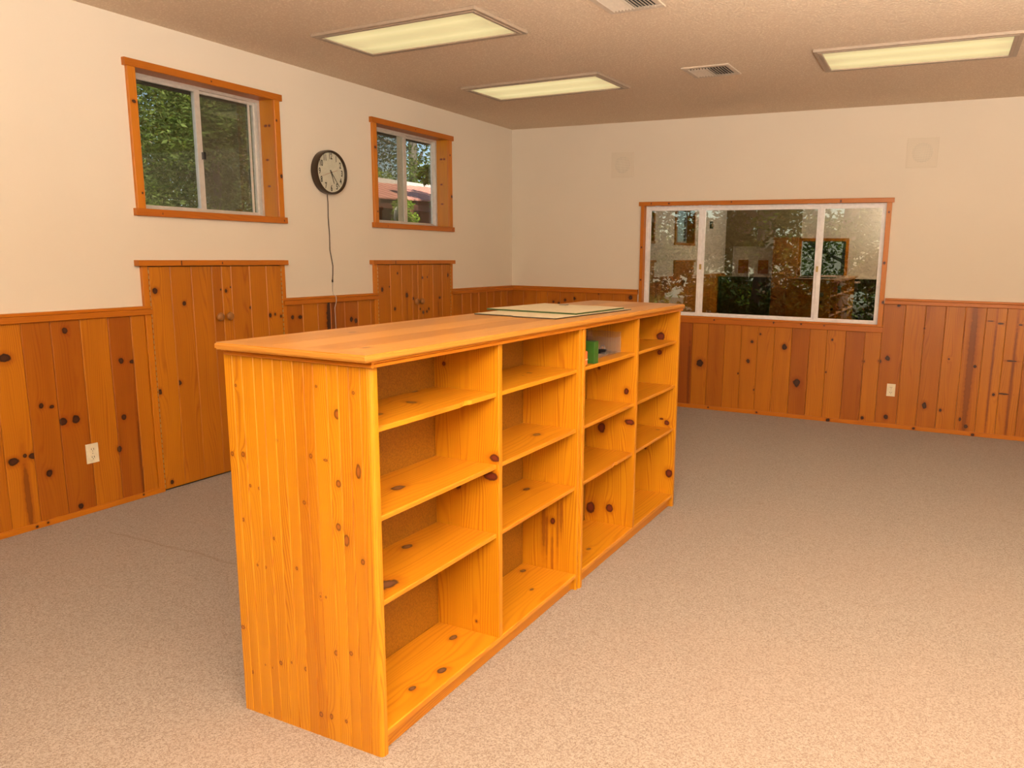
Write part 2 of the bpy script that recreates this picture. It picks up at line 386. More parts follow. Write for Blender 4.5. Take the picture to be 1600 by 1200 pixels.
# ---- vertical pine planks: (edges, tones, knots)
def planks(wall, face, edges, ztop, tones=None, knots=(), zbot=0.02, skip=()):
    for i, (a, b) in enumerate(zip(edges, edges[1:])):
        if b-a < .02: continue
        kn = [k for k in knots if a-.005 <= k[0] < b+.005]
        zt = ztop((a+b)/2) if callable(ztop) else ztop
        tn = tones[i % len(tones)] if tones else .25+.5*random.random()
        lo, hi = (((0.0005, a+.0006, zbot), (.012, b-.0006, zt)) if face == 'L' else ((a+.0006, -.012, zbot), (b-.0006, -.0005, zt)))
        o = board('plank', lo, hi, W_wall, wall, 2, tn, [(k[0], k[1], k[2], k[3] if len(k) > 3 else 1.15) for k in kn], bev=.004)
kL = [(-4.494, .817, .024, .8), (-4.505, .341, .024, .7), (-4.42, .35, .018, .8), (-4.36, .578, .011), (-4.314, .565, .011, .8), (-4.219, .918, .013), (-4.27, .485, .017),
      (-4.208, .485, .017), (-4.356, .251, .014), (-4.225, .048, .013), (-3.954, .743, .013), (-3.896, .732, .013, .7), (-3.966, .45, .013), (-4.004, .29, .013), (-4.455, .359, .008),
      (-4.46, .15, .012, -14), (-3.893, .2, .008, -30)]
e0 = [-7.6+.135*i for i in range(23)]
e0 = [e for e in e0 if e < -4.72]+[-4.673, -4.539, -4.413, -4.284, -4.145, -4.006, -3.885, -3.806]
nfill = len([e for e in e0 if e < -4.72])
tL = [.3+.5*random.random() for _ in range(nfill)]+[.55, .30, .72, .80, .38, .85, .30]
CUP = [(-3.806, -2.84), (-2.0, -1.01), (-5.66, -4.69)]
# cut the wainscot behind the third cupboard, seen only in the window's reflection
e_a = [e for e in e0 if e <= -5.70]+[-5.66]; e_b = [-4.69]+[e for e in e0 if e > -4.66]
ktone = dict(zip([round((a+b)/2, 3) for a, b in zip(e0, e0[1:])], tL))
planks(wall_left, 'L', e_a, .968, None)
planks(wall_left, 'L', [-4.69, -4.539], .968, [.55], kL, .02)
planks(wall_left, 'L', e0[-7:], .968, [.30, .72, .80, .38, .85, .30], kL)
kM = [(-2.791, .887, .012), (-2.726, .885, .016, .7), (-2.249, .838, .015), (-2.203, .826, .015), (-2.458, .85, .03, 6), (-2.42, .80, .02, -12)]
planks(wall_left, 'L', [-2.84, -2.701, -2.568, -2.449, -2.313, -2.178, -2.042, -2.0], .968, [.65, .35, .55, .75, .75, .4, .5], kM)
planks(wall_left, 'L', [-1.01, -.868, -.729, -.601, -.469, -.348, -.224, -.112, -.0122], .968, [.6, .55, .62, .55, .6, .62, .5, .7])
kB = [(.454, .874, .010), (.576, .894, .012), (.671, .912, .016, .8), (.513, .862, .014, .7), (1.226, .939, .017), (.92, .969, .012),
      (1.887, .4, .028), (2.328, .613, .012), (2.395, .68, .008), (2.304, .447, .014), (2.367, .208, .008), (2.596, .585, .020), (2.712, .297, .028),
      (2.968, .669, .008), (2.937, .403, .006), (2.224, .336, .006), (3.215, .512, .009), (3.336, .521, .012), (3.24, .058, .012), (3.39, .548, .017), (3.414, .083, .016),
      (3.44, .962, .012), (3.632, .794, .006), (3.681, .201, .016, 1.5), (3.796, .177, .010), (3.819, .573, .006), (3.998, .529, .010), (3.979, .07, .013), (3.935, .12, .008, 2),
      (3.965, .55, .022, -28), (4.11, .42, .006, -70), (4.07, .871, .020, .16), (4.135, .856, .020, .3), (4.231, .587, .034, .16), (4.141, .329, .010), (4.20, .34, .04, .14),
      (4.245, .40, .008, -60), (4.262, .853, .012, .5), (1.79, .3, .010, -30)]
eB = [.0, .133, .273, .389, .523, .66, .79, .925, 1.06, 1.19, 1.29]
planks(wall_back, 'B', eB, .968, [.62, .5, .4, .55, .6, .5, .55, .5, .5, .55], kB)
eB2 = [1.29, 1.42, 1.55, 1.68, 1.811, 1.95, 2.094, 2.236, 2.373, 2.511, 2.651, 2.793, 2.927, 3.07, 3.213, 3.332]
planks(wall_back, 'B', eB2, .745, [.6, .7, .8, .95, .42, .68, .42, .38, .36, .36, .80, .34, .36, .82, .42], kB)
eB3 = [3.332, 3.49, 3.631, 3.769, 3.902, 4.039, 4.173, 4.305, 4.44]
while eB3[-1] < XR-.14: eB3.append(eB3[-1]+.134)
eB3.append(XR)
planks(wall_back, 'B', eB3, .968, [.66, .45, .58, .40, .46, .30, .34, .65]+[.3+.4*random.random() for _ in range(20)], kB)
er = [1.4+.2*i for i in range(26)]
for a in range(25):
    if er[a+1] > XR: break
    board('plank', (er[a]+.001, YR, .02), (er[a+1]-.001, YR+.012, .968), W_dark, wall_rear, 2, .5)

# ---- rails, baseboards
def rail(name, lo, hi, axis, wall):
    (x0, y0), (x1, y1) = lo, hi
    t = empty(name, ((x0+x1)/2, (y0+y1)/2, .968)); t['kind'] = 'structure'
    dx, dy = (1, 0) if axis == 1 else (0, -1)
    def seg(a, b, z0, z1, d, nm, tn):
        if axis == 1: board(nm, (.0, a, z0), (d, b, z1), W_trim, t, 1, tn, bev=.003)
        else: board(nm, (a, -d, z0), (b, 0, z1), W_trim, t, 0, tn, bev=.003)
    a, b = (y0, y1) if axis == 1 else (x0, x1)
    seg(a, b, .968, .997, .030, 'rail_face', .55); seg(a, b, .9975, 1.013, .022, 'rail_cap', .35)
rail('trim_1', (0, -4.69), (0, -3.772), 1, 'L'); rail('trim_2', (0, -2.868), (0, -1.968), 1, 'L'); rail('trim_3', (0, -1.035), (0, -.03), 1, 'L')
rail('trim_4', (0, 0), (1.295, 0), 0, 'B'); rail('trim_5', (3.337, 0), (XR, 0), 0, 'B'); rail('trim_6', (0, YR), (0, -5.66), 1, 'L')
kbase = [(-4.44, .012, .006), (-4.39, .016, .006), (-3.9, .018, .005)]
def base(name, a, b, axis, h=.026, kn=()):
    if axis == 1: o = board(name, (0, a, 0), (.02, b, h), W_trim, None, 1, .25, [(k[1], k[0], k[2], 1/(k[3] if len(k) > 3 else 1)) for k in kn])
    else: o = board(name, (a, -.02, 0), (b, 0, h), W_trim, None, 0, .3, [(k[1], k[0], k[2]) for k in kn])
    struct(o)
base('baseboard_left_near', -4.69, -3.772, 1, .028, kbase); base('baseboard_left_mid', -2.868, -1.968, 1, .028)
base('baseboard_left_far', -1.035, -.02, 1, .028); base('baseboard_left_rear', YR, -5.66, 1, .028)
base('baseboard_back', 0.0, XR, 0, .033, [(1.98, .02, .006), (2.40, .018, .008), (2.98, .014, .013), (3.62, .015, .01), (4.03, .012, .01)])

# ------------------------------------------------------------------ windows in the left wall
def left_window(name, W, screen_left):
    y0, y1, z0, z1 = W
    t = empty(name, (0, (y0+y1)/2, z0)); t['kind'] = 'structure'
    fx = -.105     # inner face of the metal frame
    yo0, yo1 = y0-.042, y1+.042
    board('head_casing', (0, yo0-.014, z1-.004), (.026, yo1+.016, z1+.034), W_trim, t, 1, .6, [(z1+.014, (y0+y1)/2, .004, 1)], bev=.002)
    board('sill_casing', (0, yo0-.014, z0-.034), (.026, yo1+.016, z0+.003), W_trim, t, 1, .6, [(z0-.018, y1+.03, .006, .6), (z0-.018, y0+.09, .005, .5)], bev=.002)
    board('side_casing', (0, yo0, z0+.003), (.020, y0+.002, z1-.004), W_trim, t, 2, .10, [(y0-.02, z1-.17, .011, .8), (y0-.012, z0+.08, .005)], bev=.002)
    board('side_casing', (0, y1-.002, z0+.003), (.020, yo1, z1-.004), W_trim, t, 2, .12, [(y1+.012, z1-.12, .006), (y1+.03, z0+.25, .010)], bev=.002)
    board('jamb_liner', (fx, y1, z0), (0, y1+.012, z1), W_case, t, 2, .35, [(-.06, z1-.15, .012, .5), (-.03, z1-.15, .009, .8), (-.06, z1-.35, .011, .5), (-.055, z0+.19, .012, .4)], bev=.001)
    board('jamb_liner', (fx, y0-.012, z0), (0, y0, z1), W_case, t, 2, .35, bev=.001)
    board('jamb_liner', (fx, y0-.012, z1), (0, y1+.012, z1+.012), W_trim, t, 1, .8, bev=.001)
    board('jamb_liner', (fx, y0-.012, z0-.012), (0, y1+.012, z0), W_trim, t, 1, .4, bev=.001)
    f0, f1, g0, g1 = y0, y1, z0, z1; w = .016
    boxes('outer_frame', [((fx, f0, g0), (fx-.05, f1, g0+w)), ((fx, f0, g1-w), (fx-.05, f1, g1)), ((fx, f0, g0+w), (fx-.05, f0+w, g1-w)), ((fx, f1-w, g0+w), (fx-.05, f1, g1-w))], M_alu, t)
    ym = (f0+f1)/2 + (.055 if screen_left is False else -.0)
    ym = f0+.462 if screen_left is False else f0+.472
    def sash(a, b, xf, wl, wr):
        zb, zt = g0+w, g1-w; s = .014
        o = boxes('sash', [((xf, a, zb), (xf-.018, b, zb+s)), ((xf, a, zt-s), (xf-.018, b, zt)), ((xf, a, zb+s), (xf-.018, a+wl, zt-s)), ((xf, b-wr, zb+s), (xf-.018, b, zt-s))], M_alu, t)
        boxes('pane', [((xf-.008, a+wl, zb+s), (xf-.0105, b-wr, zt-s))], M_glass, o)
        return o
    if screen_left is False:
        sash(f0+w, ym+.012, fx-.006, .012, .034); sash(ym-.012, f1-w, fx-.026, .034, .012)
        boxes('screen', [((fx-.047, ym, g0+w), (fx-.0475, f1-w, g1-w))], M_screen, t)
        boxes('pull_bar', [((fx-.030, f1-w-.052, g0+w+.014), (fx-.024, f1-w-.038, g1-w-.014))], M_alu, t)
        boxes('latch', [((fx-.008, ym+.002, (g0+g1)/2-.045), (fx+.010, ym+.018, (g0+g1)/2-.005))], M_black, t)
    else:
        sash(f0+w, ym+.025, fx-.006, .012, .03); sash(ym-.012, f1-w, fx-.026, .02, .012)
        boxes('screen', [((fx-.047, f0+w, g0+w), (fx-.0475, ym, g1-w))], M_screen, t)
        boxes('pull_bar', [((fx-.030, ym-.06, g0+w+.014), (fx-.024, ym-.02, g1-w-.014))], M_alu, t)
    # dark exterior head flashing
    boxes('head_flashing', [((fx-.052, f0-.02, g1-.03), (-T-.06, f1+.02, g1+.01))], M_eave, t)
left_window('window_1', W1, False); left_window('window_2', W2, True); left_window('window_4', W3, False)

# ---- sliding window in the back wall
x0, x1, z0, z1 = BW
t = empty('window_3', ((x0+x1)/2, 0, z0)); t['kind'] = 'structure'
board('head_casing', (x0-.048, -.026, z1-.003), (x1+.050, 0, z1+.032), W_trim, t, 0, .45, [(z1+.016, 1.40, .008, .5), (z1+.014, 1.56, .006), (z1+.02, 2.1, .005), (z1+.012, 2.96, .010, .6)], bev=.002)
board('side_casing', (x0-.030, -.020, z0-.05), (x0, 0, z1-.003), W_trim, t, 2, .35, [(x0-.015, 1.38, .006), (x0-.015, 1.1, .006)], bev=.002)
board('side_casing', (x1, -.020, z0-.003), (x1+.036, 0, z1-.003), W_trim, t, 2, .2, [(x1+.018, 1.66, .006), (x1+.014, 1.28, .009), (x1+.03, .98, .011)], bev=.002)
board('sill_casing', (x0, -.014, z0-.004), (x1+.044, .0, z0+.012), W_trim, t, 0, .35, bev=.002)
board('apron', (x0, -.026, z0-.048), (x1+.044, 0, z0-.004), W_trim, t, 0, .65, [(z0-.014, 2.0, .006), (z0-.01, 2.5, .012, .5), (z0-.012, 2.72, .006), (z0-.015, 2.9, .005)], bev=.003)
jt = .045
board('jamb_liner', (x0-.012, 0, z0), (x0, jt, z1), M_white and W_trim, t, 2, .1, bev=.001)
board('jamb_liner', (x1, 0, z0), (x1+.012, jt, z1), W_trim, t, 2, .1, bev=.001)
board('jamb_liner', (x0-.012, 0, z1), (x1+.012, jt, z1+.012), W_trim, t, 0, .5, bev=.001)
board('jamb_liner', (x0-.012, 0, z0-.012), (x1+.012, jt, z0), W_trim, t, 0, .3, bev=.001)
fa, fb, ga, gb = x0+.002, x1-.002, z0+.001, z1-.002; w = .022; fy = .028
boxes('outer_frame', [((fa, fy, ga), (fb, fy+.07, ga+w)), ((fa, fy, gb-w), (fb, fy+.07, gb)), ((fa, fy, ga+w), (fa+w, fy+.07, gb-w)), ((fb-w, fy, ga+w), (fb, fy+.07, gb-w))], M_white, t, .0015)
def bsash(a, b, yf, wl, wr, nm='sash'):
    zb, zt, s = ga+w-.004, gb-w+.002, .020
    o = boxes(nm, [((a, yf, zb), (b, yf+.022, zb+s)), ((a, yf, zt-s), (b, yf+.022, zt)), ((a, yf, zb+s), (a+wl, yf+.022, zt-s)), ((b-wr, yf, zb+s), (b, yf+.022, zt-s))], M_white, t, .001)
    boxes('pane', [((a+wl, yf+.010, zb+s), (b-wr, yf+.0125, zt-s))], M_glass2, o); return o
bsash(fa+w, 1.838, fy+.006, .020, .026); bsash(1.838, 2.812, fy+.012, .030, .030); bsash(2.806, fb-w+.008, fy-.004, .032, .018)
for lx in (1.835, 2.80): boxes('latch', [((lx, fy-.006, 1.20), (lx+.016, fy+.006, 1.245))], M_hinge, t)

# ------------------------------------------------------------------ cupboards below the left windows
def cupboard(name, y0, y1, label, knots, tones, edges, split, top=1.219):
    t = empty(name, (0, (y0+y1)/2, 0)); tagp(t, label, 'cupboard', 'pine double-door cupboards below the side windows')
    board('head_board', (0, y0-.026, top+.001), (.040, y1+.010, top+.031), W_trim, t, 1, .45, [(top+.015, (y0+y1)/2, .006, .6), (top+.01, y0+.22, .03, .1)], bev=.002)
    board('side_casing', (0, y0+.001, .0), (.0195, y0+.034, top), W_trim, t, 2, .08, bev=.002)
    board('side_casing', (0, y1-.034, .0), (.0195, y1-.001, top), W_trim, t, 2, .12, bev=.002)
    boxes('recess', [((0.0002, y0+.034, .0), (.003, y1-.034, top))], M_slot, t)
    a, b = y0+.037, y1-.037
    for s, (da, db) in enumerate(((a, split-.0008), (split+.0008, b))):
        d = boxes('door', [((.004, da, .012), (.010, db, top-.004))], W_wall, t); d['tone'] = .5
        ee = [da]+[e for e in edges if da+.015 < e < db-.015]+[db]
        for i, (p, q) in enumerate(zip(ee, ee[1:])):
            kn = [k for k in knots if p-.004 <= k[0] < q+.004]
            board('plank', (.0102, p+.0004, .012), (.020, q-.0004, top-.004), W_wall, d, 2, tones[(i+s*4) % len(tones)], kn, bev=.004)
        ky = split-.036 if s == 0 else split+.030
        lathe('knob', [(0, .030), (.012, .030), (.021, .024), (.024, .016), (.019, .007), (.010, .003), (.009, 0), (0, 0)], (1, 0, 0), (.0202, ky, .930), M_knob, d, 20)
        hy = (y0+.0345) if s == 0 else (y1-.0345)
        bm = bmesh.new(); n = 42
        for i in range(n):
            zz = .02+(top-.03)*i/n; box_bm([.0145*S, (hy-.0014)*S, zz*S], [.0215*S, (hy+.0022)*S, (zz+(top-.03)/n*.62)*S], 0, None, bm)
        finish('piano_hinge', bm, M_hinge, d)
    return t
kD1 = [(-3.742, 1.089, .014), (-3.574, 1.015, .011), (-3.64, .585, .015, .9), (-3.759, .552, .013), (-3.294, 1.075, .009), (-3.127, .969, .007), (-3.330, 1.083, .005), (-3.262, 1.095, .004), (-3.729, .043, .010), (-2.978, .914, .011), (-2.94, .918, .008), (-2.894, .903, .008)]
cupboard('wall_cupboard', -3.806, -2.84, 'pine double-door cupboard under the nearer side window', kD1, [.22, .42, .42, .60, .35, .45, .30, .28],
         [-3.645, -3.516, -3.384, -3.253, -3.12, -2.994], -3.319)
kD2 = [(-1.919, 1.037, .012, 1.3), (-1.837, 1.054, .005), (-1.738, 1.153, .008), (-1.777, .888, .011), (-1.631, .984, .016, 1.2), (-1.631, .9, .004, -18), (-1.553, .955, .010), (-1.431, 1.112, .009), (-1.366, 1.117, .006),
       (-1.205, .947, .014, .7), (-1.225, .86, .004, -16), (-1.083, 1.128, .009, 1.8), (-1.466, .868, .007), (-1.428, .84, .012), (-1.381, .844, .010), (-1.354, .864, .008)]
cupboard('wall_cupboard', -2.0, -1.01, 'knottier pine double-door cupboard under the farther side window', kD2, [.45, .32, .40, .55, .40, .35, .5, .45],
         [-1.823, -1.691, -1.558, -1.428, -1.293, -1.166], -1.490)
cupboard('wall_cupboard', -5.66, -4.69, 'pine double-door cupboard behind the camera, seen mirrored in the big window', [], [.4, .5, .6], [-5.49, -5.36, -5.23, -5.10, -4.97, -4.84], -5.17)

# ------------------------------------------------------------------ outlets, speakers
def outlet(c, axis, label):
    t = empty('wall_outlet', c); tagp(t, label, 'outlet')
    def B(nm, du, dz, hu, hz, d0, d1, mat, bev=0, parent=None):
        if axis == 0: return boxes(nm, [((d0, c[1]+du-hu, c[2]+dz-hz), (d1, c[1]+du+hu, c[2]+dz+hz))], mat, parent or t, bev)
        return boxes(nm, [((c[0]+du-hu, -d1, c[2]+dz-hz), (c[0]+du+hu, -d0, c[2]+dz+hz))], mat, parent or t, bev)
    B('cover_plate', 0, 0, .031, .049, .0125, .0175, M_plate, .001)
    for s in (-1, 1):
        r = B('receptacle', 0, s*.020, .014, .0125, .0176, .0195, M_plate, .0008)
        for q in (-1, 1): B('slot', q*.0055, s*.020+.002, .0012, .0042, .0196, .0199, M_slot, 0, r)
        B('ground_hole', 0, s*.020-.0075, .0020, .0018, .0196, .0199, M_slot, 0, r)
    B('screw', 0, 0, .0025, .0025, .0176, .0186, M_metal)
outlet((0, -4.147, .301), 0, 'ivory power outlet on the pine boards left of the nearer cupboard')
outlet((3.434, 0, .301), 1, 'ivory power outlet on the pine boards right of the big window')
def speaker(xc, zc, label, r=.072, h=.108):
    t = empty('wall_speaker', (xc, 0, zc)); tagp(t, label, 'speaker', None)
    boxes('bezel', [((xc-h, -.005, zc-h), (xc+h, -.0005, zc+h))], M_speaker, t, .0015)
    boxes('grille_frame', [((xc-h+.012, -.0075, zc-h+.012), (xc+h-.012, -.0052, zc+h-.012))], M_speaker, t, .001)
    lathe('round_grille', [(0, .0102), (r*.7, .0098), (r, .0086), (r, .0077), (0, .0077)], (0, -1, 0), (xc, 0, zc), M_grille, t, 40)
speaker(1.117, 2.086, 'square cream wall speaker near the room corner, left of the big window')
speaker(3.508, 2.087, 'square cream wall speaker above the right end of the big window')

# ------------------------------------------------------------------ clock
cy, cz, R = -2.430, 1.820, .1415
t = empty('wall_clock', (0, cy, cz-R)); tagp(t, 'round dark brown wall clock with cream face between the two side windows', 'clock')
lathe('rim', [(0, .0005), (R*.93, .0005), (R*.99, .006), (R, .03), (R, .052), (R*.975, .060), (R*.94, .060), (R*.90, .052), (R*.885, .046)], (1, 0, 0), (0, cy, cz), M_clockrim, t, 72)
face = lathe('face', [(R*.90, .0450), (0, .0452)], (1, 0, 0), (0, cy, cz), M_face, t, 48)
def textmesh(s, size, sx=.72):
    cu = bpy.data.curves.new('t', 'FONT'); cu.body = s; cu.size = size; cu.align_x = 'CENTER'; cu.align_y = 'CENTER'; cu.extrude = .0003; cu.resolution_u = 3
    cu.offset = .0016
    o = bpy.data.objects.new('t', cu); C.objects.link(o); bpy.context.view_layer.update()
    me = bpy.data.meshes.new_from_object(o.evaluated_get(bpy.context.evaluated_depsgraph_get()))
    bpy.data.objects.remove(o); bpy.data.curves.remove(cu)
    me.transform(Matrix.Diagonal((sx, 1, 1, 1))); return me
for h in range(1, 13):
    a = math.radians(30*h); rr = R*.72; me = textmesh(str(h), .062, .62)
    # text x -> +y, text y -> +z, normal -> +x
    me.transform(Matrix(((0, 0, 1, 0), (1, 0, 0, 0), (0, 1, 0, 0), (0, 0, 0, 1))))
    o = link('numeral', me, face, M_ink)
    o.location = Vector((.0458, cy+rr*math.sin(a), cz+rr*math.cos(a)))*S - wloc(face)
def hand(nm, ang, l0, l1, w, d, mat):
    bm = bmesh.new(); box_bm([0, -w*S, -l0*S], [.0006, w*S, l1*S], 0, None, bm)
    for v in bm.verts:
        if v.co.z > 0: v.co.y *= .6
    bm.transform(Matrix.Rotation(-math.radians(ang), 4, 'X')); bm.transform(Matrix.Translation(Vector((d, cy, cz))*S))
    return finish(nm, bm, mat, t)
hand('hour_hand', 161, .016, .075, .0042, .0475, M_ink); hand('minute_hand', 141, .018, .112, .0034, .0490, M_ink)
hand('second_hand', 252, .058, .098, .0011, .0505, M_red)
lathe('hand_pin', [(.005, 0), (.005, .0065), (0, .0068)], (1, 0, 0), (.0462, cy, cz), M_ink, t, 12)
cl = R*.90
lathe('crystal', [(cl, .0535), (cl*.5, .0550), (0, .0555), (0, .0548), (cl*.5, .0542), (cl, .0528)], (1, 0, 0), (0, cy, cz), glassmat('clock_crystal', .0), t, 48)
tube('power_cord', [(.008, -2.432, 1.685), (.006, -2.427, 1.62), (.006, -2.430, 1.53), (.007, -2.425, 1.42), (.006, -2.427, 1.32), (.006, -2.412, 1.25), (.007, -2.405, 1.213), (.007, -2.408, 1.16), (.008, -2.414, 1.116)], .0028, M_cordd, t)
lathe('cord_plug', [(0, 0), (.005, .001), (.005, .018), (0, .02)], (0, 0, -1), (.008, -2.415, 1.120), M_cordd, t, 8)
o = tube('lower_cord', [(.008, -2.416, 1.100), (.007, -2.418, 1.05), (.012, -2.417, 1.02), (.036, -2.417, 1.008), (.036, -2.416, .975), (.018, -2.414, .93), (.0165, -2.410, .80), (.0165, -2.40, .5), (.0165, -2.40, .30)], .0026, M_cordw, t)
o['label'] = 'pale grey lower length of the cord'

# ------------------------------------------------------------------ ceiling fixtures and vents
def ceiling_light(c, lx, ly, rz, label):
    t = empty('ceiling_light', (c[0], c[1], H), rz); tagp(t, label, 'ceiling light', 'recessed fluorescent ceiling panels')
    def bx(nm, bl, mat, par, bev=.0015):
        bm = bmesh.new()
        for lo, hi in bl: box_bm([min(a, b)*S for a, b in zip(lo, hi)], [max(a, b)*S for a, b in zip(lo, hi)], bev, None, bm)
        bmesh.ops.recalc_face_normals(bm, faces=bm.faces)
        me = bpy.data.meshes.new(nm); bm.to_mesh(me); bm.free(); return link(nm, me, par, mat)
    X, Y, f = lx/2, ly/2, .022
    bx('frame', [((-X, -Y, -.016), (X, -Y+f, -.0005)), ((-X, Y-f, -.016), (X, Y, -.0005)), ((-X, -Y+f, -.016), (-X+f, Y-f, -.0005)), ((X-f, -Y+f, -.016), (X, Y-f, -.0005))], M_lampframe, t)
    g = .020
    bx('door_frame', [((-X+f, -Y+f, -.0185), (X-f, -Y+f+g, -.004)), ((-X+f, Y-f-g, -.0185), (X-f, Y-f, -.004)), ((-X+f, -Y+f+g, -.0185), (-X+f+g, Y-f-g, -.004)), ((X-f-g, -Y+f+g, -.0185), (X-f, Y-f-g, -.004))], M_lampframe, t, .002)
    bx('diffuser', [((-X+f+g, -Y+f+g, -.012), (X-f-g, Y-f-g, -.006))], M_diff, t, 0)
    return t
ceiling_light((1.168, -2.965), 1.07, .465, -.058, 'fluorescent panel nearest the camera, above the bookcase')
ceiling_light((1.163, -1.545), 1.07, .475, -.058, 'fluorescent panel near the far left corner')
ceiling_light((3.495, -1.57), 1.02, .510, .014, 'fluorescent panel at the right, in front of the big window')
ceiling_light((3.495, -4.3), 1.02, .510, 0, 'fluorescent panel out of frame over the right side')
ceiling_light((1.168, -5.3), 1.07, .465, 0, 'fluorescent panel out of frame over the rear left')
def vent(c, sx, sy, rz, label):
    t = empty('ceiling_vent', (c[0], c[1], H), rz); tagp(t, label, 'air vent', 'ceiling air vents')
    def mk(nm, bm, mat):
        bmesh.ops.recalc_face_normals(bm, faces=bm.faces); me = bpy.data.meshes.new(nm); bm.to_mesh(me); bm.free(); return link(nm, me, t, mat)
    X, Y, f = sx/2*S, sy/2*S, .045
    bm = bmesh.new()
    for lo, hi in (((-X, -Y, -.010), (X, -Y+f, -.001)), ((-X, Y-f, -.010), (X, Y, -.001)), ((-X, -Y+f, -.010), (-X+f*.8, Y-f, -.001)), ((X-f*.8, -Y+f, -.010), (X, Y-f, -.001))): box_bm(lo, hi, .003, None, bm)
    mk('frame', bm, M_vent)
    mk('duct', box_bm((-X+f*.8, -Y+f, -.004), (X-f*.8, Y-f, -.001)), M_slot)
    n = 13; X2 = X-f*.8
    for i in range(n):
        xx = -X2+(i+.5)*2*X2/n; tilt = .6 if i < n/2 else -.6
        if i == n//2: tilt = 0
        bm = box_bm((-.0008, -Y+f+.002, -.006), (.0008, Y-f-.002, .006)); bm.transform(Matrix.Rotation(tilt, 4, 'Y')); bm.transform(Matrix.Translation((xx, 0, -.0115)))
        mk('slat', bm, M_vent)
vent((2.341, -1.572), .30, .285, -.03, 'small square vent between the two farther light panels')
vent((2.36, -3.03), .28, .31, -.03, 'small square vent at the top edge of the picture')

# ------------------------------------------------------------------ the bookcase island
BX0, BX1, BY0, BY1, ZT = 2.059, 2.560, -5.033, -2.668, 1.036
bc = empty('bookcase_island', ((BX0+BX1)/2, (BY0+BY1)/2, 0)); tagp(bc, 'long orange pine bookcase island with open shelves standing on the carpet', 'bookcase')
# near end: pine end panel clad with narrow beaded boards
board('end_panel', (BX0+.01, BY0+.009, 0), (BX1-.0005, BY0+.022, ZT), W_case, bc, 2, .15)
ex = [BX0, 2.091, 2.125, 2.168, 2.2, 2.237, 2.269, 2.306, 2.342, 2.374, 2.419, 2.455, 2.489, 2.525, 2.548]
et = [.10, .15, .10, .22, .12, .20, .28, .62, .55, .14, .12, .30, .34, .20, .10]
kE = [(2.45, .911, .015, 1.3), (2.07, .762, .008), (2.111, .765, .009), (2.238, .819, .005), (2.356, .792, .008), (2.405, .787, .010, .5), (2.511, .772, .012, 2.2), (2.444, .73, .012), (2.131, .68, .006), (2.164, .677, .005), (2.325, .663, .007),
      (2.096, .578, .006), (2.209, .543, .005), (2.438, .616, .012), (2.464, .585, .012, 2), (2.515, .535, .010), (2.287, .474, .007), (2.141, .455, .005), (2.172, .454, .005), (2.209, .180, .008), (2.148, .159, .003), (2.176, .157, .003),
      (2.25, .192, .004), (2.302, .186, .008), (2.413, .262, .009), (2.465, .273, .008), (2.35, .065, .010), (2.387, .069, .008, 1.5), (2.439, .07, .007), (2.069, .254, .011, .7), (2.096, .123, .006), (2.367, .411, .004), (2.386, .413, .004),
      (2.153, .012, .004), (2.099, .953, .005), (2.384, .975, .005), (2.503, .969, .006)]
for i, (a, b) in enumerate(zip(ex, ex[1:])):
    board('beaded_board', (a+.0002, BY0, 0), (b-.0002, BY0+.0085, ZT), W_end, bc, 2, et[i], [(k[0], k[1], k[2]*.72)+tuple(k[3:]) for k in kE if a-.002 <= k[0] < b+.002], bev=.0022)
# rounded corner stile
bm = bmesh.new(); r = .012; pts = []
for q in range(5):
    a = -math.pi/2 + q*math.pi/8; pts.append((BX1-r+r*math.cos(a), BY0+r+r*math.sin(a)))
pts = [(2.5485, BY0)]+pts+[(BX1, BY0+.022), (2.5485, BY0+.0085)]
lo = [bm.verts.new((x*S, y*S, 0)) for x, y in pts]; hi = [bm.verts.new((x*S, y*S, ZT*S)) for x, y in pts]
bm.faces.new(lo[::-1]); bm.faces.new(hi)
for i in range(len(pts)): bm.faces.new((lo[i], lo[(i+1) % len(pts)], hi[(i+1) % len(pts)], hi[i]))
o = finish('corner_stile', bm, W_end, bc); o['tone'] = .05
# verticals
dv = [(-4.446, -4.424, .067), (-3.266, -3.244, .067)]
kdv = [[(2.545, .673, .018, .7), (2.528, .612, .026, .55), (2.40, .57, .016), (2.47, .105, .004), (2.355, .96, .006)],
       [(2.512, .704, .012), (2.532, .564, .025, .5), (2.394, .523, .018, 1.3), (2.442, .144, .017), (2.345, .132, .022, 1.3), (2.375, .80, .006)]]
for (a, b, z0_), kn in zip(dv, kdv): board('divider', (2.315, a, z0_), (BX1-.001, b, ZT), W_case, bc, 2, .12, kn, bev=.002)
kc = [(2.453, .268, .011, 1.2), (2.413, .25, .008, -12), (2.427, .20, .004, -22), (2.475, .26, .004, -26), (2.452, .13, .004, -20), (2.49, .30, .006, -10)]
board('divider', (2.315, -3.866, 0), (BX1-.001, -3.846, ZT), W_case, bc, 2, .1, kc, bev=.002)
board('divider', (2.315, -3.8455, 0), (BX1+.006, -3.824, ZT), W_case, bc, 2, .22, [], bev=.003)
board('end_panel', (BX0+.01, -2.692, 0), (BX1, BY1, ZT), W_case, bc, 2, .08, [(2.514, .45, .014, .9), (2.485, .468, .010, .5), (2.535, .18, .018), (2.463, .90, .022, 1.0), (2.462, .817, .012), (2.40, .3, .006)], bev=.002)
